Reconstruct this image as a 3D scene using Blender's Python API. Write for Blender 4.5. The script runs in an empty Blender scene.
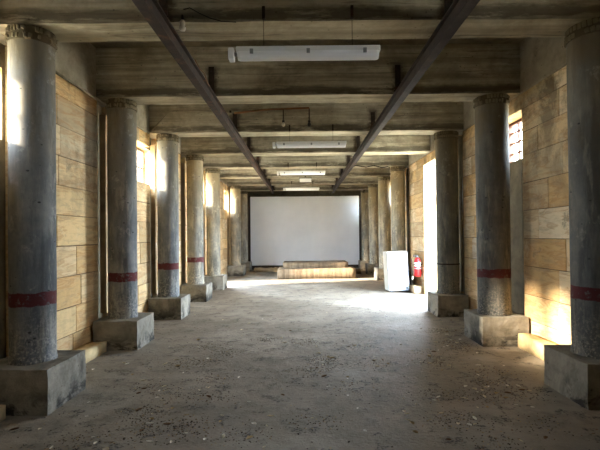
import bpy, bmesh, math, random
from mathutils import Vector, Matrix, noise, Euler

random.seed(7)
SC = bpy.context.scene
COL = SC.collection
PI = math.pi
LX, RX = -3.0, 3.22          # inner faces of the two long stone walls
SOFF = 3.63                  # underside of the ceiling beams
NB = 8                       # beams / column rows seen
CY = [4.42 + 2.29 * i for i in range(NB)]
LAX, RAX = -2.645, 2.91       # column axes
BACK, FRONT = 22.6, -3.4

# ------------------------------------------------------------------ materials
class N:
    """tiny helper round a node tree"""
    def __init__(s, name):
        s.m = bpy.data.materials.new(name); s.m.use_nodes = True
        s.t = s.m.node_tree; s.t.nodes.clear()
        s.out = s.new('ShaderNodeOutputMaterial')
        s.p = s.new('ShaderNodeBsdfPrincipled')
        s.t.links.new(s.p.outputs[0], s.out.inputs[0])
    def new(s, ty, **kw):
        n = s.t.nodes.new(ty)
        for k, v in kw.items(): setattr(n, k, v)
        return n
    def link(s, a, b): s.t.links.new(a, b)
    def coords(s, scale=(1, 1, 1), rnd=True):
        tc = s.new('ShaderNodeTexCoord')
        mp = s.new('ShaderNodeMapping'); mp.inputs['Scale'].default_value = scale
        s.link(tc.outputs['Object'], mp.inputs['Vector'])
        if rnd:
            oi = s.new('ShaderNodeObjectInfo')
            ml = s.new('ShaderNodeMath', operation='MULTIPLY'); ml.inputs[1].default_value = 37.0
            s.link(oi.outputs['Random'], ml.inputs[0])
            s.link(ml.outputs[0], mp.inputs['Location'])
        return mp.outputs[0]
    def noise(s, vec, scale, detail=6, rough=.6, dist=0):
        n = s.new('ShaderNodeTexNoise')
        n.inputs['Scale'].default_value = scale; n.inputs['Detail'].default_value = detail
        n.inputs['Roughness'].default_value = rough; n.inputs['Distortion'].default_value = dist
        if vec is not None: s.link(vec, n.inputs['Vector'])
        return n.outputs['Fac']
    def ramp(s, fac, stops, interp='LINEAR'):
        r = s.new('ShaderNodeValToRGB'); e = r.color_ramp.elements
        r.color_ramp.interpolation = interp
        while len(e) < len(stops): e.new(.5)
        for el, (pos, c) in zip(e, stops):
            el.position = pos
            el.color = (c, c, c, 1) if not isinstance(c, tuple) else (*c[:3], 1)
        s.link(fac, r.inputs[0]); return r.outputs[0]
    def mix(s, fac, a, b, blend='MIX'):
        n = s.new('ShaderNodeMix', data_type='RGBA', blend_type=blend)
        for inp, v in ((n.inputs[0], fac), (n.inputs[6], a), (n.inputs[7], b)):
            if isinstance(v, (int, float)): inp.default_value = v
            elif isinstance(v, tuple): inp.default_value = (*v[:3], 1)
            else: s.link(v, inp)
        return n.outputs[2]
    def math(s, op, a, b=None, clamp=False):
        n = s.new('ShaderNodeMath', operation=op, use_clamp=clamp)
        for i, v in enumerate((a, b)):
            if v is None: continue
            if isinstance(v, (int, float)): n.inputs[i].default_value = v
            else: s.link(v, n.inputs[i])
        return n.outputs[0]
    def bump(s, h, strength=.3, dist=.02, prev=None):
        b = s.new('ShaderNodeBump'); b.inputs['Strength'].default_value = strength
        b.inputs['Distance'].default_value = dist
        s.link(h, b.inputs['Height'])
        if prev is not None: s.link(prev, b.inputs['Normal'])
        return b.outputs[0]
    def done(s, col, rough=.85, normal=None, spec=.25, metal=0):
        if isinstance(col, tuple): s.p.inputs['Base Color'].default_value = (*col[:3], 1)
        else: s.link(col, s.p.inputs['Base Color'])
        if isinstance(rough, (int, float)): s.p.inputs['Roughness'].default_value = rough
        else: s.link(rough, s.p.inputs['Roughness'])
        s.p.inputs['Specular IOR Level'].default_value = spec
        s.p.inputs['Metallic'].default_value = metal
        if normal is not None: s.link(normal, s.p.inputs['Normal'])
        return s.m

def lin(r, g, b):
    f = lambda c: (c / 255 / 12.92) if c <= 10 else ((c / 255 + .055) / 1.055) ** 2.4
    return (f(r), f(g), f(b))

def plain(name, c, rough=.5, spec=.3, metal=0, var=.12, sc=12):
    n = N(name); v = n.coords()
    f = n.noise(v, sc)
    col = n.mix(f, tuple(x * (1 - var) for x in c), tuple(min(1, x * (1 + var)) for x in c))
    return n.done(col, rough, None, spec, metal)

def m_concrete(name, lo, hi, stain, board=None, bstr=.35, stain_amt=.5, edge=False, low=False):
    n = N(name); v = n.coords()
    f = n.noise(v, 2.2, 8, .65)
    col = n.ramp(f, [(.3, lo), (.7, hi)])
    f2 = n.noise(v, 9, 8, .7)
    col = n.mix(n.ramp(f2, [(.42, 0.), (.7, .45)]), col, tuple(min(1, c * 1.25) for c in hi))
    f3 = n.noise(v, 1.3, 5, .7, .6)
    col = n.mix(n.math('MULTIPLY', n.ramp(f3, [(.5, 0.), (.68, 1.)]), stain_amt), col, stain)
    h = n.noise(v, 30, 8, .7)
    nm = n.bump(h, bstr, .012)
    if board:                       # form-board marks: long in x, short in z
        vb = n.coords(board)
        fb = n.noise(vb, 1.0, 3, .6)
        col = n.mix(n.ramp(fb, [(.38, .55), (.62, 0.)]), col, stain)
        vs = n.coords((board[0] * 2, board[1], board[2] * 3.1))
        fs = n.noise(vs, 1.0, 2, .5)
        col = n.mix(n.ramp(fs, [(.60, 0.), (.64, .55), (.68, 0.)]), col, tuple(c * .55 for c in stain))
        nm = n.bump(fb, .5, .015, nm)
    if edge:                        # dirt streak along the lower edge of the vertical faces
        ge = n.new('ShaderNodeNewGeometry'); sn = n.new('ShaderNodeSeparateXYZ'); n.link(ge.outputs['True Normal'], sn.inputs[0])
        vert = n.ramp(n.math('ABSOLUTE', sn.outputs[2]), [(.2, 1.), (.5, 0.)])
        tc = n.new('ShaderNodeTexCoord'); sz = n.new('ShaderNodeSeparateXYZ'); n.link(tc.outputs['Object'], sz.inputs[0])
        wv = n.math('MULTIPLY', n.math('SUBTRACT', n.noise(n.coords((1.2, 1, 4)), 1.5, 6, .7), .5), .22)
        hh = n.math('SUBTRACT', n.math('ADD', sz.outputs[2], wv), SOFF)
        band = n.ramp(hh, [(.01, .25), (.035, .8), (.10, .7), (.15, 0.)])
        col = n.mix(n.math('MULTIPLY', band, vert), col, tuple(c * .62 for c in stain))
        # rust run-off around the rail straps
        dl = n.math('MINIMUM', n.math('ABSOLUTE', n.math('ADD', sz.outputs[0], 1.29)), n.math('ABSOLUTE', n.math('SUBTRACT', sz.outputs[0], 1.41)))
        dl = n.math('ADD', dl, n.math('MULTIPLY', n.math('SUBTRACT', n.noise(n.coords((1, 1, 1)), 5, 6, .7), .5), .28))
        rs = n.math('MULTIPLY', n.ramp(dl, [(.05, .9), (.13, 0.)]), n.ramp(hh, [(.0, 1.), (.38, .8), (.5, 0.)]))
        col = n.mix(n.math('MULTIPLY', rs, vert), col, lin(52, 38, 28))
        rag = n.ramp(n.noise(n.coords((.5, 3, 3)), 2.4, 8, .75), [(.55, 0.), (.66, .6)])
        col = n.mix(rag, col, tuple(min(1, c * 1.2) for c in hi))
    if low:                         # dark broken patches, stronger towards the ground
        tc = n.new('ShaderNodeTexCoord'); sz = n.new('ShaderNodeSeparateXYZ'); n.link(tc.outputs['Object'], sz.inputs[0])
        near_base = n.ramp(sz.outputs[2], [(.05, .9), (.26, 0.)])
        pat = n.ramp(n.noise(n.coords((1, 1, 1.6)), 2.6, 7, .7, .5), [(.46, 0.), (.56, 1.)])
        col = n.mix(n.math('MULTIPLY', near_base, pat), col, tuple(c * .35 for c in stain))
    # pitted holes
    vo = n.new('ShaderNodeTexVoronoi'); vo.inputs['Scale'].default_value = 9
    n.link(v, vo.inputs['Vector'])
    pit = n.ramp(vo.outputs['Distance'], [(.05, 1.), (.12, 0.)])
    col = n.mix(n.math('MULTIPLY', pit, .6), col, tuple(c * .4 for c in stain))
    return n.done(col, .9, nm, .2)

M = {}
M['beam'] = m_concrete('board_marked_concrete', lin(154, 147, 130), lin(196, 188, 168), lin(96, 88, 72), (.35, 1, 9), edge=True)
M['soffit'] = m_concrete('bounce_lit_soffit_concrete', lin(158, 150, 128), lin(196, 187, 163), lin(112, 102, 82), (.35, 6, 9))  # paler undersides: light bounced off the floor is put into the colour
M['plate'] = m_concrete('wall_plate_concrete', lin(138, 131, 116), lin(176, 167, 148), lin(96, 87, 71))
M['plinth'] = m_concrete('plinth_concrete', lin(106, 100, 88), lin(150, 142, 126), lin(60, 54, 45), None, .6, .75, low=True)
M['collar'] = m_concrete('chipped_collar_concrete', lin(100, 91, 73), lin(142, 131, 107), lin(52, 46, 36), None, .8, .6)
M['groove'] = plain('dark_groove', lin(92, 83, 65), .95, .1, 0, .3)
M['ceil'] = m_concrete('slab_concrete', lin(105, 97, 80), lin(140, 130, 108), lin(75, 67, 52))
M['step'] = m_concrete('step_concrete', lin(104, 88, 68), lin(138, 118, 92), lin(78, 64, 48), (9, 1, .6))

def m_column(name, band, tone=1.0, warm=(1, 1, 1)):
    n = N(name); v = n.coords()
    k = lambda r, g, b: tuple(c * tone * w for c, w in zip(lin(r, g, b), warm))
    f = n.noise(v, 1.8, 9, .68)
    col = n.ramp(f, [(.3, k(88, 92, 96)), (.52, k(118, 119, 118)), (.72, k(152, 148, 138))])
    va = n.coords((5, 5, .9))
    f1 = n.noise(va, 1.0, 6, .7)
    col = n.mix(n.ramp(f1, [(.45, 0.), (.62, .75)]), col, k(72, 73, 72))
    col = n.mix(n.ramp(n.noise(n.coords((7, 7, 1.3)), 1.0, 8, .75), [(.52, 0.), (.62, .55)]), col, k(166, 161, 148))
    tc = n.new('ShaderNodeTexCoord'); sp = n.new('ShaderNodeSeparateXYZ')
    n.link(tc.outputs['Object'], sp.inputs[0]); z = sp.outputs[2]
    # speckled plaster low on the shaft
    sp2 = n.noise(v, 38, 5, .7)
    low = n.ramp(n.math('DIVIDE', z, 3.7), [(.10, 1.), (.26, 0.)])
    col = n.mix(n.math('MULTIPLY', n.ramp(sp2, [(.5, 0.), (.6, .8)]), low), col, k(178, 172, 160))
    sp3 = n.noise(v, 21, 5, .7)
    col = n.mix(n.math('MULTIPLY', n.ramp(sp3, [(.56, 0.), (.64, .9)]), low), col, k(62, 60, 56))
    # olive-brown tone growing towards the top of the shaft
    hi = n.ramp(n.math('DIVIDE', z, 3.7), [(.42, 0.), (.9, .8)])
    col = n.mix(n.math('MULTIPLY', hi, n.ramp(n.noise(v, 3, 6, .7), [(.3, .55), (.6, 1.)])), col, k(122, 110, 84))
    col = n.mix(n.ramp(n.noise(v, 4.5, 9, .75), [(.58, 0.), (.66, .5)]), col, k(178, 173, 160))
    col = n.mix(n.ramp(n.noise(v, 6.5, 9, .8, .4), [(.6, 0.), (.68, .6)]), col, k(70, 68, 62))
    # small knocks
    vo = n.new('ShaderNodeTexVoronoi'); vo.inputs['Scale'].default_value = 5.5
    vd = n.coords((1, 1, 1.6)); n.link(vd, vo.inputs['Vector'])
    pit = n.ramp(vo.outputs['Distance'], [(.06, 1.), (.1, 0.)])
    col = n.mix(n.math('MULTIPLY', pit, .85), col, lin(48, 45, 42))
    if band:
        w = n.noise(v, 7, 4, .6)
        zz = n.math('ADD', z, n.math('MULTIPLY', n.math('SUBTRACT', w, .5), .06))
        d = n.math('ABSOLUTE', n.math('SUBTRACT', zz, 1.012))
        mask = n.ramp(d, [(.060, 1.), (.066, 0.)])
        wear = n.ramp(n.noise(v, 16, 6, .75), [(.54, 1.), (.66, .2)])
        red = n.mix(n.noise(v, 4), lin(96, 42, 40), lin(74, 34, 35))
        col = n.mix(n.math('MULTIPLY', mask, wear), col, red)
    h = n.noise(v, 26, 8, .7)
    nm = n.bump(h, .3, .012)
    nm = n.bump(pit, -.5, .02, nm)
    return n.done(col, .85, nm, .25)
M['col_band'] = m_column('painted_band_column', True)
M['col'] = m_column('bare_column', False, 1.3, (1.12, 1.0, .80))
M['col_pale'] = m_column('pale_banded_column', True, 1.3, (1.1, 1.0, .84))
M['col_dark'] = m_column('dark_column', False, .66, (1.05, 1, .88))  # darker tone of the bare column
M['col_right'] = m_column('dark_banded_column', True, .78, (1.06, 1, .9))  # darker tone of the banded column

def m_stone():
    n = N('sandstone_ashlar')
    at = n.new('ShaderNodeAttribute', attribute_name='tint')
    sp = n.new('ShaderNodeSeparateColor'); n.link(at.outputs['Color'], sp.inputs[0])
    a, b = sp.outputs[0], sp.outputs[1]
    col = n.ramp(a, [(0, lin(176, 146, 102)), (.2, lin(222, 194, 148)), (.4, lin(202, 162, 104)),
                     (.55, lin(234, 212, 172)), (.7, lin(186, 164, 128)), (.85, lin(224, 190, 134)), (1., lin(206, 196, 174))])
    tc = n.new('ShaderNodeTexCoord')
    off = n.new('ShaderNodeCombineXYZ'); n.link(n.math('MULTIPLY', b, 19.), off.inputs[0]); n.link(n.math('MULTIPLY', a, 13.), off.inputs[2])
    ad = n.new('ShaderNodeVectorMath', operation='ADD')
    n.link(tc.outputs['Object'], ad.inputs[0]); n.link(off.outputs[0], ad.inputs[1])
    v = ad.outputs[0]
    mp = n.new('ShaderNodeMapping'); mp.inputs['Scale'].default_value = (1, .8, 4.5); n.link(v, mp.inputs[0])
    # iron banding of the sandstone
    f = n.noise(mp.outputs[0], 1.6, 5, .6, 1.2)
    col = n.mix(n.ramp(f, [(.5, 0.), (.56, .5), (.62, .1), (.7, .35)]), col, lin(172, 120, 68))
    f2 = n.noise(mp.outputs[0], 3.0, 6, .7, .4)
    col = n.mix(n.ramp(f2, [(.35, .4), (.5, 0.)]), col, lin(150, 132, 104))
    # weathering that runs over several stones
    g = n.noise(tc.outputs['Object'], .75, 6, .65)
    col = n.mix(n.ramp(g, [(.54, 0.), (.68, .45)]), col, lin(140, 130, 110))
    g2 = n.noise(tc.outputs['Object'], 1.9, 7, .7)
    col = n.mix(n.ramp(g2, [(.58, 0.), (.68, .6)]), col, lin(218, 200, 164))
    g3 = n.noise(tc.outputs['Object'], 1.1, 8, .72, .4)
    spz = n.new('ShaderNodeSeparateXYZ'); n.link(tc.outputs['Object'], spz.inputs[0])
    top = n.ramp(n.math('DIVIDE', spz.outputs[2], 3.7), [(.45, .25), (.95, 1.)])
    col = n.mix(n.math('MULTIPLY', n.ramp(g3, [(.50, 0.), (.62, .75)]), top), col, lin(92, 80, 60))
    col = n.mix(n.ramp(n.noise(tc.outputs['Object'], 2.7, 9, .75, .3), [(.6, 0.), (.66, .7)]), col, lin(134, 118, 92))
    h = n.noise(v, 14, 8, .7)
    nm = n.bump(h, .35, .02)
    nm = n.bump(f2, .25, .02, nm)
    return n.done(col, .9, nm, .2)
M['stone'] = m_stone()
M['mortar'] = plain('lime_mortar', lin(92, 78, 58), .95, .1, 0, .3, 6)
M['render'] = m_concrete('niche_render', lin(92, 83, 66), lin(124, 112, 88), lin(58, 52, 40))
M['ledge'] = m_concrete('ledge_sandstone', lin(178, 150, 104), lin(214, 188, 140), lin(128, 112, 84), None, .4, .35)

def m_floor():
    n = N('dusty_concrete_floor')
    tc = n.new('ShaderNodeTexCoord'); v = tc.outputs['Object']
    f = n.noise(v, .55, 8, .62)
    col = n.ramp(f, [(.3, lin(108, 97, 82)), (.5, lin(132, 121, 105)), (.7, lin(166, 155, 138))])
    f1 = n.noise(v, 3.2, 9, .72)
    col = n.mix(n.ramp(f1, [(.50, 0.), (.66, .6)]), col, lin(92, 82, 69))
    mp = n.new('ShaderNodeMapping'); mp.inputs['Scale'].default_value = (1, 1, 1); n.link(v, mp.inputs[0])
    f2 = n.noise(mp.outputs[0], 4.2, 6, .68, .3)
    dirt = n.ramp(f2, [(.56, 0.), (.61, .95)])
    crumbs = n.ramp(n.noise(v, 34, 4, .7), [(.45, .1), (.56, 1.)])
    col = n.mix(n.math('MULTIPLY', dirt, crumbs), col, lin(48, 40, 32))
    f4 = n.noise(v, 60, 4, .7)
    col = n.mix(n.ramp(f4, [(.6, 0.), (.72, .5)]), col, lin(168, 158, 140))
    h = n.noise(v, 18, 9, .75)
    nm = n.bump(h, .45, .02)
    nm = n.bump(f1, .45, .05, nm)
    nm = n.bump(f2, .5, .03, nm)
    return n.done(col, .72, nm, .3)
M['floor'] = m_floor()

def m_rust(name, a, b, c, rough=.8):
    n = N(name); v = n.coords()
    f = n.noise(v, 5, 8, .7)
    col = n.ramp(f, [(.35, a), (.55, b), (.72, c)])
    h = n.noise(v, 40, 6, .7)
    return n.done(col, rough, n.bump(h, .4, .006), .3)
M['rail_l'] = m_rust('rusty_rail_steel', lin(34, 25, 20), lin(52, 37, 28), lin(98, 62, 40))
M['rail_r'] = m_rust('dark_rail_steel', lin(38, 31, 29), lin(52, 43, 40), lin(66, 52, 45))
M['strap'] = m_rust('rusty_strap_iron', lin(26, 20, 16), lin(44, 32, 24), lin(84, 50, 32))
M['rustpipe'] = m_rust('rusty_conduit', lin(92, 70, 48), lin(122, 84, 52), lin(150, 90, 52))
M['greypipe'] = m_rust('grey_conduit', lin(120, 112, 96), lin(140, 132, 114), lin(156, 148, 128))
M['batten'] = m_rust('weathered_batten', lin(160, 138, 104), lin(184, 160, 122), lin(204, 182, 144))
M['white_body'] = plain('white_fitting', lin(226, 224, 218), .45, .4, 0, .04)
def m_diffuser():
    n = N('frosted_diffuser'); v = n.coords((1, 60, 60), False)
    f = n.noise(v, 1.0, 2)
    m = n.done(n.mix(f, lin(232, 230, 226), lin(246, 245, 242)), .3, None, .5)
    return m
M['diffuser'] = m_diffuser()
M['dark'] = plain('black_plastic', lin(26, 25, 24), .5, .4)
M['cable'] = plain('black_cable', lin(30, 27, 24), .7, .3)
M['porcelain'] = plain('cream_porcelain', lin(225, 215, 195), .35, .5)
M['glass_dim'] = plain('dusty_bulb', lin(215, 210, 196), .25, .5)
M['screen'] = None
def m_screen():
    n = N('white_painted_board'); v = n.coords((1, 1, 1), False)
    f = n.noise(v, .8, 5, .6)
    col = n.ramp(f, [(.3, lin(214, 214, 212)), (.7, lin(228, 227, 224))])
    tc = n.new('ShaderNodeTexCoord'); sp = n.new('ShaderNodeSeparateXYZ'); n.link(tc.outputs['Object'], sp.inputs[0])
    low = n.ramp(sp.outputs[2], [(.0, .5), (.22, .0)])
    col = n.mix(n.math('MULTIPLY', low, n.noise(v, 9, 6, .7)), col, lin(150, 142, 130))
    return n.done(col, .75, None, .2)
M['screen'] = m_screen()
M['fridge'] = plain('fridge_enamel', lin(176, 184, 194), .35, .45, 0, .05, 3)
M['fridge_side'] = plain('fridge_side_enamel', lin(190, 184, 168), .45, .4, 0, .08, 3)
M['chrome'] = plain('dull_chrome', lin(150, 150, 148), .3, .5, .8)
M['red'] = plain('extinguisher_red', lin(190, 28, 30), .35, .5)
M['label'] = plain('extinguisher_label', lin(226, 220, 216), .5, .3)
M['window_wood'] = plain('red_brown_window_frame', lin(92, 62, 48), .7, .2, 0, .2)
M['window_iron'] = plain('window_iron', lin(112, 98, 78), .6, .3, 0, .2)
M['ground'] = plain('sandy_ground', lin(196, 180, 152), .95, .1, 0, .15, 1)
M['rock'] = m_concrete('loose_rock', lin(138, 118, 92), lin(172, 150, 118), lin(96, 82, 62))
M['timber'] = m_rust('dark_timber', lin(46, 38, 30), lin(62, 50, 38), lin(80, 64, 48))
M['litter'] = plain('dark_litter', lin(58, 47, 36), .95, .1, 0, .3)
LEAF = [plain('pale_dry_leaf', lin(214, 198, 164), .8, .2, 0, .15), plain('tan_dry_leaf', lin(164, 138, 98), .8, .2, 0, .2),
        plain('brown_dry_leaf', lin(110, 82, 54), .85, .2, 0, .2), plain('bleached_leaf', lin(232, 224, 206), .8, .2, 0, .1)]

# ------------------------------------------------------------------ mesh helpers
def obj(name, bm, mat, parent=None, smooth=False):
    me = bpy.data.meshes.new(name)
    bmesh.ops.recalc_face_normals(bm, faces=bm.faces)
    bm.to_mesh(me); bm.free()
    for m in (mat if isinstance(mat, list) else [mat]): me.materials.append(m)
    if smooth:
        for p in me.polygons: p.use_smooth = True
    o = bpy.data.objects.new(name, me); COL.objects.link(o)
    if parent: o.parent = parent
    return o
def tag(o, label, cat, group=None):
    o['label'] = label; o['category'] = cat
    if group: o['group'] = group
    o['kind'] = 'thing'
    return o
def thing(name, label, cat, loc=(0, 0, 0), group=None, rz=0):
    o = bpy.data.objects.new(name, None); COL.objects.link(o)
    o.empty_display_size = .1
    o.location = loc; o.rotation_euler = (0, 0, rz)
    return tag(o, label, cat, group)
def struct(name, bm, mat, parent=None, smooth=False):
    o = obj(name, bm, mat, parent, smooth)
    if not parent: o['kind'] = 'structure'
    return o
def box(bm, x0, x1, y0, y1, z0, z1, mi=0):
    vs = [bm.verts.new((x, y, z)) for z in (z0, z1) for y in (y0, y1) for x in (x0, x1)]
    fs = []
    for q in ((0, 2, 3, 1), (4, 5, 7, 6), (0, 1, 5, 4), (2, 6, 7, 3), (0, 4, 6, 2), (1, 3, 7, 5)):
        f = bm.faces.new([vs[i] for i in q]); f.material_index = mi; fs.append(f)
    return vs, fs
def merge(bm, other):
    me = bpy.data.meshes.new('tmp'); other.to_mesh(me); other.free(); bm.from_mesh(me); bpy.data.meshes.remove(me)
def rbox(x0, x1, y0, y1, z0, z1, bev=.01, seg=2):
    """bevelled box as a bmesh"""
    b = bmesh.new(); box(b, x0, x1, y0, y1, z0, z1)
    if bev: bmesh.ops.bevel(b, geom=list(b.edges), offset=bev, segments=seg, affect='EDGES', profile=.6)
    return b
def rough_box(x0, x1, y0, y1, z0, z1, cell=.15, bev=.02, amp=.008, freq=4, seed=0, keep_z0=True):
    """a bevelled block cut into cells and worn by noise"""
    b = bmesh.new()
    dims = (x1 - x0, y1 - y0, z1 - z0)
    ns = [max(1, round(d / cell)) for d in dims]
    # grid surfaces of a box
    cache = {}
    def V(i, j, k):
        if (i, j, k) not in cache:
            def pos(t, n, d0, d):
                if t == 0: return d0
                if t == n: return d0 + d
                return d0 + d * t / n
            cache[(i, j, k)] = b.verts.new((pos(i, ns[0], x0, dims[0]), pos(j, ns[1], y0, dims[1]), pos(k, ns[2], z0, dims[2])))
        return cache[(i, j, k)]
    nx, ny, nz = ns
    for i in range(nx):
        for j in range(ny):
            b.faces.new((V(i, j, 0), V(i, j + 1, 0), V(i + 1, j + 1, 0), V(i + 1, j, 0)))
            b.faces.new((V(i, j, nz), V(i + 1, j, nz), V(i + 1, j + 1, nz), V(i, j + 1, nz)))
    for i in range(nx):
        for k in range(nz):
            b.faces.new((V(i, 0, k), V(i + 1, 0, k), V(i + 1, 0, k + 1), V(i, 0, k + 1)))
            b.faces.new((V(i, ny, k), V(i, ny, k + 1), V(i + 1, ny, k + 1), V(i + 1, ny, k)))
    for j in range(ny):
        for k in range(nz):
            b.faces.new((V(0, j, k), V(0, j, k + 1), V(0, j + 1, k + 1), V(0, j + 1, k)))
            b.faces.new((V(nx, j, k), V(nx, j + 1, k), V(nx, j + 1, k + 1), V(nx, j, k + 1)))
    sharp = [e for e in b.edges if len(e.link_faces) == 2 and e.calc_face_angle(0) > 1]
    if bev: bmesh.ops.bevel(b, geom=sharp, offset=bev, segments=2, affect='EDGES', profile=.6)
    s = Vector((seed * 3.7, seed * 1.3, seed * 2.1))
    for v in b.verts:
        d = noise.noise_vector(v.co * freq + s) * amp + noise.noise_vector(v.co * freq * 3 + s) * amp * .5
        if keep_z0 and v.co.z < z0 + 1e-4: d.z = 0
        v.co += d
    return b
def lathe(prof, n=32, amp=0, seed=0):
    b = bmesh.new(); rings = []
    for r, z in prof:
        ring = []
        for k in range(n):
            a = 2 * PI * k / n
            rr = r + (noise.noise(Vector((math.cos(a) * 2, math.sin(a) * 2 + seed * 5, z * 3))) * amp if amp else 0)
            ring.append(b.verts.new((math.cos(a) * rr, math.sin(a) * rr, z)))
        rings.append(ring)
    for p, q in zip(rings, rings[1:]):
        for k in range(n): b.faces.new((p[k], p[(k + 1) % n], q[(k + 1) % n], q[k]))
    b.faces.new(rings[0][::-1]); b.faces.new(rings[-1])
    return b
def tube(bm, pts, r, n=8):
    pts = [Vector(p) for p in pts]; rings = []
    for i, p in enumerate(pts):
        t = (pts[min(i + 1, len(pts) - 1)] - pts[max(i - 1, 0)]).normalized()
        up = Vector((0, 0, 1)) if abs(t.z) < .9 else Vector((1, 0, 0))
        s = t.cross(up).normalized(); u = s.cross(t)
        rings.append([bm.verts.new(p + (s * math.cos(2 * PI * k / n) + u * math.sin(2 * PI * k / n)) * r) for k in range(n)])
    for p, q in zip(rings, rings[1:]):
        for k in range(n): bm.faces.new((p[k], p[(k + 1) % n], q[(k + 1) % n], q[k]))
    bm.faces.new(rings[0][::-1]); bm.faces.new(rings[-1])
def tube_bm(pts, r, n=8):
    b = bmesh.new(); tube(b, pts, r, n); return b

# ------------------------------------------------------------------ walls
T = .34                                   # wall thickness at the openings
L_WIN = [(8.20 + 4.58 * k, 9.25 + 4.58 * k, 2.62, 3.37) for k in (-1, 0, 1, 2)]
R_WIN = [(y - .16, y + .80, 2.72, 3.40) for y in (CY[0] - 2.29, CY[1], CY[5], CY[7])]
DOOR = (10.0, 11.85, 0.0, 3.40)
L_DOOR = (14.2, 15.6, 0.0, 2.62)
L_NICHE = [(y - .10, y + .30, 0, SOFF) for y in CY if abs(y - 15.87) > .2]
R_NICHE = [(y0, y1, 0, z0) for y0, y1, z0, z1 in R_WIN] + [(CY[i] - .05, CY[i] + .3, 0, SOFF) for i in (0, 2, 4, 6)]
L_COURSE = [0, .34, .70, 1.10, 1.49, 1.88, 2.25, 2.62, 3.00, 3.37, SOFF]
R_COURSE = [0, .36, .72, 1.12, 1.52, 1.92, 2.32, 2.72, 3.06, 3.40, SOFF]

def stone_wall(name, X, sgn, opens, niches, COURSE):
    """ashlar: each stone a worn bevelled face over a mortar bed; openings cut right through, niches recessed"""
    b = bmesh.new()
    lay = b.loops.layers.float_color.new('tint')
    def paint(f, c):
        for l in f.loops: l[lay] = c
    ys = sorted({FRONT, BACK} | {v for o in opens + niches for v in o[:2]})
    zs = sorted({0, SOFF} | {v for o in opens + niches for v in o[2:4]})
    def depth(y, z):
        for o in opens:
            if o[0] < y < o[1] and o[2] < z < o[3]: return None
        for o in niches:
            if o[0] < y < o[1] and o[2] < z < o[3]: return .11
        return 0.0
    def quad(pts, mi, c=(0.5, .5, 0, 1)):
        f = b.faces.new([b.verts.new(p) for p in pts]); f.material_index = mi; paint(f, c); return f
    bed = .009
    D = {}
    for i in range(len(ys) - 1):
        for k in range(len(zs) - 1):
            D[i, k] = depth((ys[i] + ys[i + 1]) / 2, (zs[k] + zs[k + 1]) / 2)
    P = lambda d, y, z: (X + sgn * d, y, z)
    for (i, k), d in D.items():
        y0, y1, z0, z1 = ys[i], ys[i + 1], zs[k], zs[k + 1]
        if d is not None:
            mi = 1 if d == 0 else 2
            dd = d + (bed if d == 0 else 0)
            quad([P(dd, y0, z0), P(dd, y1, z0), P(dd, y1, z1), P(dd, y0, z1)], mi)
            quad([P(T, y0, z0), P(T, y1, z0), P(T, y1, z1), P(T, y0, z1)], 0)
        # reveals towards the neighbours
        for (i2, k2, a, c) in ((i + 1, k, (y1, z0), (y1, z1)), (i, k + 1, (y0, z1), (y1, z1))):
            if (i2, k2) not in D: continue
            d2 = D[i2, k2]
            da = T if d is None else d; db = T if d2 is None else d2
            if abs(da - db) > 1e-6:
                t = random.random()
                lo_, hi_ = min(da, db), max(da, db)
                quad([P(lo_, *a), P(hi_, *a), P(hi_, *c), P(lo_, *c)], 0, (t, random.random(), 0, 1))
    # door reveals at floor level and outer end caps are not needed: the floor closes them
    for r in range(len(COURSE) - 1):
        z0, z1 = COURSE[r], COURSE[r + 1]
        zm = (z0 + z1) / 2
        # intervals of plain wall on this course
        cuts = sorted([(o[0], o[1]) for o in opens + niches if o[2] < zm < o[3]])
        spans, y = [], FRONT
        for a, c in cuts:
            if a > y: spans.append((y, a))
            y = max(y, c)
        spans.append((y, BACK))
        for a, c in spans:
            y = a
            while y < c - 1e-4:
                ln = random.uniform(.7, 1.45)
                if c - (y + ln) < .35: ln = c - y
                ye = min(c, y + ln)
                j = .003; pr = random.uniform(-.004, .004)
                # stones never stand in front of the reveal lines
                jt = lambda: random.uniform(-.003, .003)
                yo0, yo1, zo0, zo1 = y + j + jt(), ye - j + jt(), z0 + j + jt(), z1 - j + jt()
                if yo1 - yo0 < .03 or zo1 - zo0 < .012: y = ye; continue
                bv = .007
                fr = [P(pr, yy, zz) for yy, zz in ((yo0 + bv, zo0 + bv * .8), (yo1 - bv, zo0 + bv * .8), (yo1 - bv, zo1 - bv * .8), (yo0 + bv, zo1 - bv * .8))] if zo1 - zo0 > .04 else \
                     [P(pr, yy, zz) for yy, zz in ((yo0 + .003, zo0 + .003), (yo1 - .003, zo0 + .003), (yo1 - .003, zo1 - .003), (yo0 + .003, zo1 - .003))]
                bk = [P(bed, yy, zz) for yy, zz in ((yo0, zo0), (yo1, zo0), (yo1, zo1), (yo0, zo1))]
                c4 = (random.random(), random.random(), 0, 1)
                vf = [b.verts.new(p) for p in fr]; vb = [b.verts.new(p) for p in bk]
                f = b.faces.new(vf); paint(f, c4)
                for q in range(4):
                    f = b.faces.new((vf[q], vb[q], vb[(q + 1) % 4], vf[(q + 1) % 4])); paint(f, c4)
                y = ye
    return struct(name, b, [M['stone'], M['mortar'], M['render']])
stone_wall('wall_left', LX, -1, L_WIN + [L_DOOR], L_NICHE, L_COURSE)
stone_wall('wall_right', RX, 1, R_WIN + [DOOR], R_NICHE, R_COURSE)

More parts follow.
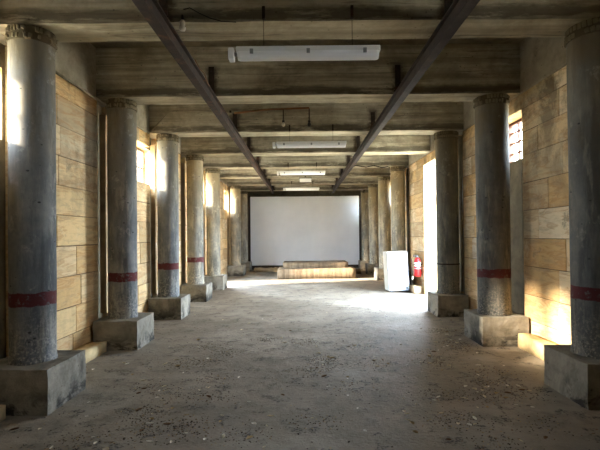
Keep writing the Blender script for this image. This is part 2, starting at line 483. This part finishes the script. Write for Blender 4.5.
def slab(name, x0, x1, y0, y1, z0, z1, mat):
    b = bmesh.new(); box(b, x0, x1, y0, y1, z0, z1); return struct(name, b, mat)
CT = SOFF + .72
slab('floor', LX - T, RX + T, FRONT, BACK, -.2, 0, M['floor'])
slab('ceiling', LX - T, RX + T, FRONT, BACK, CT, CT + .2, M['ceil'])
slab('wall_back', LX - T, RX + T, BACK, BACK + .3, -.2, CT + .2, M['render'])
slab('wall_front', LX - T, RX + T, FRONT - .3, FRONT, -.2, CT + .2, M['plate'])
g = slab('ground', -60, 60, -60, 80, -.45, -.2, M['ground'])
# concrete wall plates over the stone
for nm, x0, x1 in (('trim_1', LX - T, LX + .03), ('trim_2', RX - .03, RX + T)):
    b = rough_box(x0, x1, FRONT, BACK, SOFF - .0, CT, .3, .012, .006, 2, 5, False)
    o = struct(nm, b, M['plate'])

# window frames and bars
def window(i, X, sgn, y0, y1, z0, z1, nv, nh, fm, bm_):
    x = X + sgn * (T - .07)
    b = bmesh.new(); w = .045
    box(b, x - .03, x + .03, y0, y0 + w, z0, z1); box(b, x - .03, x + .03, y1 - w, y1, z0, z1)
    box(b, x - .03, x + .03, y0 + w, y1 - w, z0, z0 + w); box(b, x - .03, x + .03, y0 + w, y1 - w, z1 - w, z1)
    o = struct('window_%d' % i, b, fm)
    c = bmesh.new()
    for k in range(1, nv + 1):
        yy = y0 + (y1 - y0) * k / (nv + 1); box(c, x - .016, x + .016, yy - .017, yy + .017, z0 + w, z1 - w)
    obj('muntins', c, bm_, o)
    c = bmesh.new()
    for k in range(1, nh + 1):
        zz = z0 + (z1 - z0) * k / (nh + 1); box(c, x - .010, x + .010, y0 + w, y1 - w, zz - .014, zz + .014)
    obj('glazing_bars', c, bm_, o)
    return o
def portal(X, sgn, y0, y1, z0, z1):
    l = bpy.data.lights.new('daylight_portal', 'AREA'); l.shape = 'RECTANGLE'
    l.size = z1 - z0; l.size_y = y1 - y0; l.cycles.is_portal = True
    o = bpy.data.objects.new('daylight_portal', l); COL.objects.link(o)
    o.location = (X + sgn * (T + .02), (y0 + y1) / 2, (z0 + z1) / 2)
    o.rotation_euler = (0, sgn * PI / 2, 0)     # -Z towards the room
k = 1
for w in L_WIN: window(k, LX, -1, *w, 3, 1, M['window_iron'], M['window_iron']); portal(LX, -1, *w); k += 1
for w in R_WIN: window(k, RX, 1, *w, 2, 3, M['window_wood'], M['window_wood']); portal(RX, 1, *w); k += 1
portal(RX, 1, *DOOR); portal(LX, -1, *L_DOOR)
# ------------------------------------------------------------------ beams
ORD = ['first', 'second', 'third', 'fourth', 'fifth', 'sixth', 'seventh', 'eighth']
BY = [(y - .20, y + .20) for y in CY]; BY[0] = (4.25, 4.66)
beam_lab = ['broad concrete ceiling beam nearest the camera, cut by the top of the frame',
            'second concrete ceiling beam from the camera, behind the nearest light fitting',
            'third concrete ceiling beam from the camera, with a rusty conduit across its face',
            'fourth concrete ceiling beam from the camera, behind the second light fitting',
            'fifth concrete ceiling beam from the camera, with a black cable along it',
            'sixth concrete ceiling beam from the camera, behind the small white sign box',
            'seventh concrete ceiling beam from the camera, with the farthest light fitting',
            'farthest concrete ceiling beam, just in front of the white screen']
for i, (y0, y1) in enumerate(BY):
    b = rough_box(LX + .03, RX - .03, y0, y1, SOFF, CT, .2, .018, .007, 2.5, i + 1, False)
    b.normal_update()
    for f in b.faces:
        if f.calc_center_median().z < SOFF + .015 and abs(f.normal.z) > .7: f.material_index = 1  # underside faces take the bounce-lit tone
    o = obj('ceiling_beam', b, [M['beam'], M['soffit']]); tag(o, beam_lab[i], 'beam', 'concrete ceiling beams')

# ------------------------------------------------------------------ columns
def collar_bm(r, seed):
    """broken neck under the beam: two rows of chipped teeth round the shaft"""
    rnd = random.Random(seed)
    b = lathe([(r + .001, SOFF - .15), (r + .004, SOFF - .145), (r + .004, SOFF - .014)], 48, .004, seed)
    for f in b.faces: f.material_index = 1
    n = 34
    for row, z in enumerate((SOFF - .115, SOFF - .045)):
        for k in range(n):
            if rnd.random() < .22: continue
            a = 2 * PI * (k + .5 * row) / n
            w = r * rnd.uniform(.055, .088); h = .024 + rnd.uniform(-.008, .008); d = rnd.uniform(-.002, .012)
            t = bmesh.new(); box(t, r - .01, r + .012 + d, -w, w, z - h, z + h)
            bmesh.ops.bevel(t, geom=list(t.edges), offset=.006, segments=1, affect='EDGES')
            bmesh.ops.rotate(t, verts=t.verts, cent=(r, 0, z), matrix=Matrix.Rotation(rnd.uniform(-.25, .25), 3, 'X'))
            bmesh.ops.rotate(t, verts=t.verts, cent=(0, 0, 0), matrix=Matrix.Rotation(a, 3, 'Z'))
            merge(b, t)
    return b
def column(x, y, r, side, label, mat, seed, strap=False):
    t = thing('column', label, 'column', (x, y, 0), 'concrete columns on block plinths')
    z0, z1 = .40, SOFF
    prof = [(r * 1.03, z0 - .01), (r * 1.035, z0 + .03)] + [(r, z0 + .07 + (z1 - z0 - .09) * k / 16) for k in range(17)] + [(r, z1 - .014)]
    obj('shaft', lathe(prof, 40, .004, seed), mat, t, True)
    obj('collar', collar_bm(r, seed), [M['collar'], M['groove']], t)
    inner = .34 if side < 0 else (.36 if y < 5 else .32)
    outer = abs((LX if side < 0 else RX) - x) - .03
    xs = (-outer, inner) if side < 0 else (-inner, outer)
    xs = (xs[0] + .012, xs[1]) if side < 0 else (xs[0], xs[1] - .012)
    obj('plinth', rough_box(xs[0], xs[1], -.36, .36, 0, .41, .05, .009, .009, 8, seed), M['plinth'], t, False)
    if strap:
        obj('strap', lathe([(r + .001, .985), (r + .008, .985), (r + .008, 1.01), (r + .001, 1.01)], 40), M['strap'], t)
    return t
LL = {0: ('col_band', 'left-hand column nearest the camera, grey with a worn maroon band'),
      1: ('col_band', 'second column on the left, grey with a maroon band, stone ledge in front'),
      2: ('col_band', 'third column on the left, sunlit patch near its top and maroon band'),
      3: ('col_pale', 'fourth column on the left, paler, with a reddish band'),
      4: ('col', 'fifth column on the left, pale with a sunlit side and no band'),
      6: ('col', 'pale column on the left beside the farthest lit window'),
      7: ('col', 'farthest column on the left, at the edge of the white screen')}
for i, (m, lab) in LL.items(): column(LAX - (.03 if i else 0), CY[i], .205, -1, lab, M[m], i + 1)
RL = {0: ('col_right', 'right-hand column nearest the camera, with a broad maroon band'),
      1: ('col_right', 'second column on the right, dark grey with a maroon band below the barred window'),
      2: ('col_dark', 'third column on the right, dark grey with a thin black strap'),
      4: ('col', 'brownish column on the right, behind the white fridge'),
      5: ('col', 'column on the right just beyond the one behind the fridge, bluish light near its top'),
      6: ('col', 'second farthest column on the right, near the steps'),
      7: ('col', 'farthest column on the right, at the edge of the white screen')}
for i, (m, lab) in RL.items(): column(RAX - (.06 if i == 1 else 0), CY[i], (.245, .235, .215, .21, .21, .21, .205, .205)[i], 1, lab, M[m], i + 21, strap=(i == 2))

# vertical battens / pipes against the walls, beside the columns
for i, y in enumerate(CY):
    if i in (5, 7): continue
    if i >= 1:
        b = rbox(LX - .06, LX + .035, y + .10, y + .18, .45, SOFF - .17, .006)
        o = obj('wall_batten', b, M['batten'])
        tag(o, ['', 'pale upright timber batten against the left wall behind the second column', 'pale upright timber batten on the left wall by the third column',
                'pale upright timber batten on the left wall by the fourth column', 'pale upright timber batten on the left wall by the fifth column',
                'timber batten on the left wall where no column stands', 'pale timber batten on the left wall by the farthest lit window'][i], 'batten', 'upright battens on the left wall')
for i, lab in ((2, 'pale upright pipe on the right wall beside the strapped column'), (4, 'upright pipe on the right wall between fridge column and extinguisher')):
    o = obj('wall_pipe', tube_bm([(RX + .02, CY[i] + .16, .42), (RX + .02, CY[i] + .16, SOFF - .05)], .04, 14), M['greypipe'], None, True)
    tag(o, lab, 'pipe', 'upright wall pipes')

t = tag(obj('wall_conduit', tube_bm([(LX + .06, 4.9, 3.585), (LX + .055, 6.0, 3.595), (LX + .06, 7.2, 3.58), (LX + .06, 8.50, 3.59)], .018, 8), M['greypipe'], None, True),
        'thin grey conduit along the top of the stone on the left wall', 'pipe')
# stone ledges at the foot of the walls
def ledge(x0, x1, y0, y1, h, lab, seed):
    o = obj('stone_ledge', rough_box(x0, x1, y0, y1, 0, h, .08, .02, .014, 5, seed), M['ledge'], None, True)
    tag(o, lab, 'ledge', 'stone ledges at the wall foot')
ledge(LX + .01, LX + .22, 4.83, 5.58, .13, 'low worn stone ledge against left wall, right behind the nearest plinth', 3)
ledge(LX + .01, LX + .25, 5.60, 6.30, .14, 'low worn stone ledge against left wall, touching the second plinth', 4)
ledge(LX + .01, LX + .36, 3.1, 4.0, .12, 'low stone ledge against left wall at the frame edge, in front of the nearest plinth', 7)
ledge(RX - .20, RX - .01, 4.83, 5.62, .18, 'sunlit stone ledge at the foot of right wall beside the nearest plinth', 5)
ledge(RX - .22, RX - .01, 5.64, 6.31, .19, 'stone ledge at the foot of right wall, touching the second plinth', 6)

# ------------------------------------------------------------------ overhead rails
RXS = (-1.26, 1.38)
def rail(x, mat, lab):
    t = thing('ceiling_rail', lab, 'rail', (x, 0, 0))
    y0, y1 = -1.0, 19.9
    obj('bottom_flange', rbox(-.048, .048, y0, y1, SOFF - .19, SOFF - .168, .004), mat, t)
    obj('web', rbox(-.011, .011, y0, y1, SOFF - .168, SOFF - .032, 0), mat, t)
    obj('top_flange', rbox(-.044, .044, y0, y1, SOFF - .032, SOFF - .012, .004), mat, t)
rail(RXS[0], M['rail_l'], 'long rusty brown steel rail under the beams on the left')
rail(RXS[1], M['rail_r'], 'long dark purplish steel rail under the beams on the right')
for i in range(NB):
    for s, x in enumerate(RXS):
        xx = x + (-.03 if s == 0 else .03)
        yf = BY[i][0]
        h = (.30, .42, .36, .40, .34, .30, .26, .24)[i]
        t = thing('hanger_strap', 'rusty iron hanger strap for the %s rail on the %s ceiling beam' % (('left', 'right')[s], ORD[i]), 'strap', (xx, yf, SOFF), 'rail hanger straps')
        obj('plate', rbox(-.04, .04, -.024, -.010, .005, h, .003), M['strap'], t)
        if i < 4:
            b = rbox(-.055, .055, -.034, -.010, .0, .05, .004); obj('foot', b, M['strap'], t)
            for zz in (h - .06, .16):
                c = bmesh.new(); tube(c, [(0, -.04, zz), (0, -.02, zz)], .016, 6); obj('bolt', c, M['strap'], t)

# ------------------------------------------------------------------ light fittings
def light(y, x, z, L, lab, parts):
    t = thing('fluorescent_light', lab, 'light fitting', (x, y, z), 'unlit batten lights')
    h = L / 2
    # tray: shallow channel
    b = rbox(-h, h, -.062, .062, .0, .055, .012); obj('tray', b, M['white_body'], t)
    # diffuser: rounded trough
    b = bmesh.new(); prof = []
    for k in range(13):
        a = PI * k / 12; prof.append((-math.cos(a) * .070, .004 - math.sin(a) * .066 if .25 < a < PI - .25 else .004 - math.sin(a) * .05))
    ends = []
    for xx, s in ((-h + .012, .88), (-h + .035, 1), (h - .035, 1), (h - .012, .88)):
        ends.append([b.verts.new((xx, p[0] * s, p[1] * s)) for p in prof])
    for p, q in zip(ends, ends[1:]):
        for k in range(12): b.faces.new((p[k], p[k + 1], q[k + 1], q[k]))
        b.faces.new((p[0], q[0], q[-1], p[-1]))
    b.faces.new(ends[0]); b.faces.new(ends[-1][::-1])
    obj('diffuser', b, M['diffuser'], t, False)
    if parts:
        for k in (-.42, -.0, .42):
            c = rbox(k * L * .93 - .016, k * L * .93 + .016, -.082, -.060, -.020, .022, .003); obj('clip', c, M['chrome'], t)
    c = rbox(-h - .075, -h - .020, -.05, .05, -.06, .05, .012); obj('end_box', c, M['white_body'], t)
    c = bmesh.new(); tube(c, [(-h - .022, 0, 0), (-h + .004, 0, 0)], .02, 10); obj('gland', c, M['chrome'], t)
    for s in (-.31, .31):
        c = bmesh.new(); tube(c, [(s * L, 0, .052), (s * L, 0, SOFF - z + .02)], .0028, 6)
        obj('hanging_wire', c, M['strap'], t)
        c = rbox(s * L - .014, s * L + .014, -.014, .022, SOFF - z + .0, SOFF - z + .12, .004); obj('hook', c, M['strap'], t)
light(BY[0][0] - .045, .075, 3.30, 1.34, 'white batten light nearest the camera, hung below the first beam', True)
light(BY[2][0] - .045, .20, 3.36, 1.36, 'second white batten light from the camera, hung below the third beam', True)
light(BY[4][0] - .045, .03, 3.44, 1.36, 'third white batten light from the camera, above the small white sign', True)
light(BY[6][0] - .045, .03, 3.43, 1.36, 'farthest small white batten light, above the white screen', False)

# small sign box below the sixth beam
t = thing('sign_box', 'small blank white sign box hung under a beam, seen above the white screen', 'sign', (.14, BY[5][0] - .06, 3.50))
obj('body', rbox(-.2, .2, -.035, .035, -.06, .06, .008), M['white_body'], t)
obj('bracket', rbox(-.22, .22, -.02, .02, .062, .11, .006), M['dark'], t)
obj('stem', rbox(-.03, .03, -.012, .012, .108, .135, 0), M['dark'], t)
o = obj('cross_pipe', tube_bm([(RXS[0] + .02, BY[5][0] - .05, SOFF - .205), (RXS[1] - .02, BY[5][0] - .05, SOFF - .205)], .012, 8), M['greypipe'])
o.location = (0, -.10, .16)
tag(o, 'thin grey pipe running across between the two rails above the sign box', 'pipe')

# conduit over the third beam with two bulb holders
yb = BY[2][0] - .03
def ww(px, py, y):                                   # point on plane at depth y from the surveyed picture position
    return ((px + (235 - py) * .0122 - 302) / 450 * y, y, 1.6 + (235 - (py + (px - 304) * .0122)) / 450 * y)
pts = [ww(148, 134, yb), ww(158, 123, yb), ww(169, 111.5, yb), ww(176, 110.5, yb), ww(230, 111.5, yb), ww(262, 110, yb)]
t = thing('conduit', 'thin pale conduit bent down at the left end across the third ceiling beam', 'pipe', (0, 0, 0))
obj('pipe', tube_bm(pts, .013, 8), M['greypipe'], t, True)
obj('saddle', rbox(pts[4][0] - .02, pts[4][0] + .02, yb - .02, yb + .012, pts[4][2] - .02, pts[4][2] + .02, .004), M['strap'], t)
P = lambda px, py: ww(px, py, yb - .06)
t = thing('lamp_pipe', 'rusty pipe on the third ceiling beam with two drops for bulb holders', 'pipe', (0, 0, 0))
obj('pipe', tube_bm([P(234, 113), P(255, 110.5), P(270, 109), P(296, 108), P(309, 107.5)], .02, 8), M['rustpipe'], t, True)
for px in (283, 309):
    obj('drop', tube_bm([P(px, 108), P(px, 120)], .011, 8), M['strap'], t, True)
def bulb(px, lab, mat, group):
    p = P(px, 120)
    t = thing('light_bulb', lab, 'bulb', p, group)
    obj('holder', lathe([(.018, -.045), (.026, -.04), (.026, -.005), (.012, 0)], 14), M['dark'], t, True)
    obj('globe', lathe([(.006, -.125), (.026, -.115), (.036, -.092), (.034, -.07), (.022, -.05), (.018, -.044)], 16), mat, t, True)
bulb(283, 'white bulb hanging from the rusty pipe on the third beam', M['glass_dim'], None)
bulb(309, 'blackened bulb holder hanging from the rusty pipe on the third beam', M['dark'], None)
# porcelain insulator and wire over the left rail
t = thing('insulator', 'small white porcelain insulator with a loose wire by the left rail', 'insulator', (-1.10, BY[0][0] - .055, 3.585))
obj('body', lathe([(.012, -.06), (.026, -.055), (.03, -.03), (.018, -.02), (.026, -.005), (.026, .02), (.014, .04)], 16), M['porcelain'], t, True)
obj('pin', rbox(-.008, .008, -.008, .035, .03, .09, .002), M['strap'], t)
w = [(.01, 0, .03), (.07, .0, .045), (.16, .005, -.005), (.26, .01, -.05), (.36, .02, -.075), (.5, .03, -.08)]
w = [(a, bb, c + .11) for a, bb, c in w]
obj('wire', tube_bm(w, .005, 6), M['cable'], t, True)
# loose wire dangling on the left rail
o = obj('hanging_wire', tube_bm([(-1.115, 4.75, 3.47), (-1.10, 4.9, 3.43), (-1.09, 5.1, 3.45), (-1.10, 5.3, 3.41), (-1.115, 5.5, 3.44)], .006, 6), M['rustpipe'], None, True)
tag(o, 'short twisted wire hanging off the left rail behind the first beam', 'wire')
# cable along fifth beam, right
yc = BY[4][0] - .06
o = obj('slack_cable', tube_bm([ww(px, py, yc) for px, py in ((353, 166.5), (356, 165.3), (366, 167), (374, 165.2), (382, 167.5), (387, 166.4), (390, 167.4))], .016, 6), M['cable'], None, True)
tag(o, 'slack black cable looping along the right of the fifth ceiling beam', 'cable')

# ------------------------------------------------------------------ far end
sx0, sx1 = -2.40, 2.66
t = thing('screen', 'large blank white screen filling the far end of the hall', 'screen', ((sx0 + sx1) / 2, 21.0, 0))
hw = (sx1 - sx0) / 2
obj('board', rbox(-hw, hw, -.03, .03, .20, 3.40, .006), M['screen'], t)
obj('sill', rbox(-hw - .05, hw + .05, -.06, .06, 0, .20, .01), M['timber'], t)
for s in (-1, 1): obj('post', rbox(s * (hw + .04) - .04, s * (hw + .04) + .04, -.02, .06, .2, 3.45, .006), M['timber'], t)
t = thing('steps', 'two broad concrete steps in front of the white screen', 'steps', (.52, 17.0, 0))
obj('lower_step', rough_box(-1.43, 1.43, -.6, .7, 0, .36, .16, .02, .008, 3, 3), M['step'], t, True)
obj('upper_step', rough_box(-1.25, 1.20, -.1, 1.2, .0, .56, .16, .02, .008, 3, 4), M['step'], t, True)
o = obj('kerb', rough_box(1.65, 2.4, 18.3, 18.8, 0, .2, .12, .02, .012, 4, 8), M['rock'], None, True); tag(o, 'low rubble kerb right of the steps, before the far column', 'kerb')
o = obj('rubble_heap', rough_box(-2.1, -1.1, 19.6, 20.1, 0, .16, .1, .04, .05, 5, 9), M['rock'], None, True); tag(o, 'low dark rubble heap at the foot of the screen, left of the steps', 'rubble')

# ------------------------------------------------------------------ fridge, extinguisher
t = thing('fridge', 'old white fridge standing askew by the doorway on the right', 'fridge', (2.38, 12.35, 0))
W, Dp, H = .56, .58, 1.10
t.rotation_euler = (0, math.radians(-2.6), math.radians(2))
obj('body', rbox(0, W, .05, Dp, .02, H, .015, 3), M['fridge_side'], t)
d = obj('door', rbox(0, W, 0, .045, .03, H - .005, .012, 3), M['fridge'], t)
c = bmesh.new(); box(c, -.022, -.002, .004, .035, .58, .76); bmesh.ops.bevel(c, geom=list(c.edges), offset=.006, segments=2, affect='EDGES')
obj('handle', c, M['chrome'], d)
obj('plug', tube_bm([(W - .07, -.008, .10), (W - .07, .004, .10)], .026, 16), M['dark'], d, True)
obj('gasket', rbox(.012, W - .012, .0445, .0505, .04, H - .015, 0), M['dark'], d)
for x in (.05, W - .05):
    for y in (.1, Dp - .06): obj('foot', tube_bm([(x, y, 0), (x, y, .03)], .02, 10), M['dark'], t)
ex, ey = RX - .125, 12.1
t = thing('fire_extinguisher', 'red fire extinguisher with white label on the stone wall beside the doorway', 'fire extinguisher', (ex, ey, .46))
r = .095
obj('cylinder', lathe([(r - .015, 0), (r, .015), (r, .40), (r - .02, .455), (.045, .49), (.03, .50)], 28), M['red'], t, True)
lb = obj('label', lathe([(r + .0005, .27), (r + .0015, .272), (r + .0015, .375), (r + .0005, .377)], 28), M['label'], t, True); lb['label'] = 'white printed label band'
obj('lettering', lathe([(r + .002, .30), (r + .0024, .301), (r + .0024, .325), (r + .002, .326)], 28), M['dark'], lb, True)
lb2 = obj('band', lathe([(r + .0005, .205), (r + .0015, .206), (r + .0015, .225), (r + .0005, .226)], 28), M['label'], t, True)
obj('valve', lathe([(.028, .50), (.028, .54), (.018, .55)], 14), M['chrome'], t, True)
obj('lever', rbox(-.12, .03, -.012, .012, .55, .566, .004), M['dark'], t)
obj('carry_handle', rbox(-.11, .03, -.012, .012, .515, .53, .004), M['dark'], t)
obj('hose', tube_bm([(-.02, 0, .53), (-.10, -.01, .55), (-.155, -.01, .47), (-.15, -.005, .30), (-.145, 0, .12), (-.14, 0, .0)], .012, 8), M['dark'], t, True)
obj('nozzle', lathe([(.012, 0), (.02, -.09), (.014, -.1)], 10), M['porcelain'], t, True).location = (-.14, 0, .01)
obj('wall_bracket', rbox(r - .01, RX - ex + .012, -.03, .03, .30, .36, .003), M['strap'], t)
o = obj('loose_stone', rough_box(2.96, 3.19, 12.0, 12.45, 0, .19, .07, .03, .02, 6, 12), M['rock'], None, True); tag(o, 'rough brown stone block on the floor under the fire extinguisher', 'stone')
# dark bag behind the fridge's right side
o = obj('rubbish_bag', rough_box(2.94, 3.12, 12.93, 13.11, 0, .55, .06, .07, .03, 7, 13), M['dark'], None, True); tag(o, 'dark crumpled bag standing behind the fridge below the extinguisher', 'bag')

# ------------------------------------------------------------------ leaves
def leaf_mesh(k, seed):
    rnd = random.Random(seed); b = bmesh.new()
    L, w = rnd.uniform(.7, 1.0), rnd.uniform(.16, .3); rows = []
    cu, tw = rnd.uniform(.2, .7), rnd.uniform(-.5, .5)
    for i in range(7):
        u = i / 6; x = (u - .5) * L
        hw = w * math.sin(PI * (.06 + .92 * u)) ** .8
        z = .06 + cu * .5 * (2 * u - 1) ** 2 * .35
        row = []
        for j in (-1, -.5, 0, .5, 1):
            row.append(b.verts.new((x, j * hw + tw * .1 * u, z + abs(j) * hw * (.35 + cu) * .8)))
        rows.append(row)
    for p, q in zip(rows, rows[1:]):
        for j in range(4): b.faces.new((p[j], p[j + 1], q[j + 1], q[j]))
    r = bmesh.ops.solidify(b, geom=list(b.faces), thickness=.012)
    me = bpy.data.meshes.new('dry_leaf'); b.to_mesh(me); b.free(); me.materials.append(LEAF[k])
    zmin = min(v.co.z for v in me.vertices)
    for v in me.vertices: v.co.z -= zmin
    return me
LM = [leaf_mesh((0, 3, 0, 1, 3, 0, 2, 3)[k], 50 + k) for k in range(8)]
def free(x, y):
    if not (LX + .1 < x < RX - .1): return False
    for i in range(NB):
        if abs(y - CY[i]) < .46 and (x < -2.25 or x > 2.48): return False
    if x < -2.55 and y < 4.1: return False
    if x < -2.7 and 4.7 < y < 6.4 or x > 2.95 and 4.7 < y < 6.4: return False
    return True
rl = random.Random(11)
clusters = [(rl.uniform(-1.8, 2.3), rl.uniform(2.5, 7.5)) for _ in range(44)] + [(2.2, 5.2), (1.6, 5.6), (1.9, 4.4), (1.3, 3.9), (2.0, 3.8)]
n = 0
while n < 240:
    if rl.random() < .5:
        c = rl.choice(clusters); x, y = rl.gauss(c[0], .16), rl.gauss(c[1], .2)
    else:
        y = 2.5 + 7 * rl.random() ** 1.5; x = rl.uniform(-.72, .72) * y
    if not free(x, y) or y < 2.3: continue
    o = bpy.data.objects.new('dry_leaf', LM[rl.randrange(8)]); COL.objects.link(o)
    s = rl.uniform(.035, .085); o.scale = (s, s, s)
    o.location = (x, y, .001); o.rotation_euler = (0, 0, rl.uniform(0, 2 * PI))
    tag(o, 'small dry curled leaf lying on the dusty floor', 'leaf', 'dry leaves scattered on the floor'); n += 1
# crumbs of leaf and grit, beyond counting
b = bmesh.new()
for k in range(6000):
    if rl.random() < .82:
        c = rl.choice(clusters); x, y = rl.gauss(c[0], .13), rl.gauss(c[1], .12)
    else:
        y = 2.3 + 10 * rl.random() ** 1.6; x = rl.uniform(-.7, .7) * min(y, 4.2)
    if not free(x, y): continue
    s = rl.uniform(.004, .013); a = rl.uniform(0, PI); h = rl.uniform(.002, .007)
    ca, sa = math.cos(a) * s, math.sin(a) * s
    v = [b.verts.new(p) for p in ((x + ca, y + sa, .0005), (x - sa * .6, y + ca * .6, .0005), (x - ca, y - sa, .0005), (x + sa * .6, y - ca * .6, .0005), (x, y, h))]
    m = rl.choice((0, 1, 2, 2, 2, 2))
    for q in range(4):
        f = b.faces.new((v[q], v[(q + 1) % 4], v[4])); f.material_index = m
o = obj('leaf_crumbs', b, [LEAF[1], LEAF[2], M['litter']]); o['kind'] = 'stuff'; o['label'] = 'crumbled leaf litter and grit strewn over the floor'; o['category'] = 'leaf litter'

# ------------------------------------------------------------------ light
w = bpy.data.worlds.new('World'); SC.world = w; w.use_nodes = True
nt = w.node_tree; bg = nt.nodes['Background']
bg.inputs['Color'].default_value = (.63, .79, 1.0, 1); bg.inputs['Strength'].default_value = 3.2
sl = bpy.data.lights.new('sun', 'SUN'); sl.energy = 2.9; sl.angle = math.radians(5); sl.color = (1.0, .90, .74)
so = bpy.data.objects.new('sun', sl); COL.objects.link(so)
dirv = Vector((6.3, 1.75, -2.62)).normalized()
so.rotation_euler = dirv.to_track_quat('-Z', 'Y').to_euler()
so.location = (-8, 0, 6)

# ------------------------------------------------------------------ camera
cam = bpy.data.cameras.new('camera'); co = bpy.data.objects.new('camera', cam); COL.objects.link(co)
cam.sensor_fit = 'HORIZONTAL'; cam.sensor_width = 36; cam.lens = 27.0
cam.shift_x = -2 / 600; cam.shift_y = 5.3 / 600; cam.clip_start = .05
R = Matrix.Rotation(math.radians(90.6), 4, 'X') @ Matrix.Rotation(math.radians(-.6), 4, 'Z')
co.matrix_world = Matrix.Translation((0, 0, 1.6)) @ R
SC.camera = co

cy = SC.cycles
cy.use_denoising = True
cy.max_bounces = 12; cy.diffuse_bounces = 8; cy.glossy_bounces = 3; cy.transmission_bounces = 2
cy.caustics_reflective = False; cy.caustics_refractive = False
cy.sample_clamp_indirect = 6
vs = SC.view_settings
SC.display_settings.display_device = 'sRGB'
vs.view_transform = 'Standard'; vs.look = 'None'; vs.gamma = 1; vs.use_curve_mapping = False
vs.exposure = 4.6
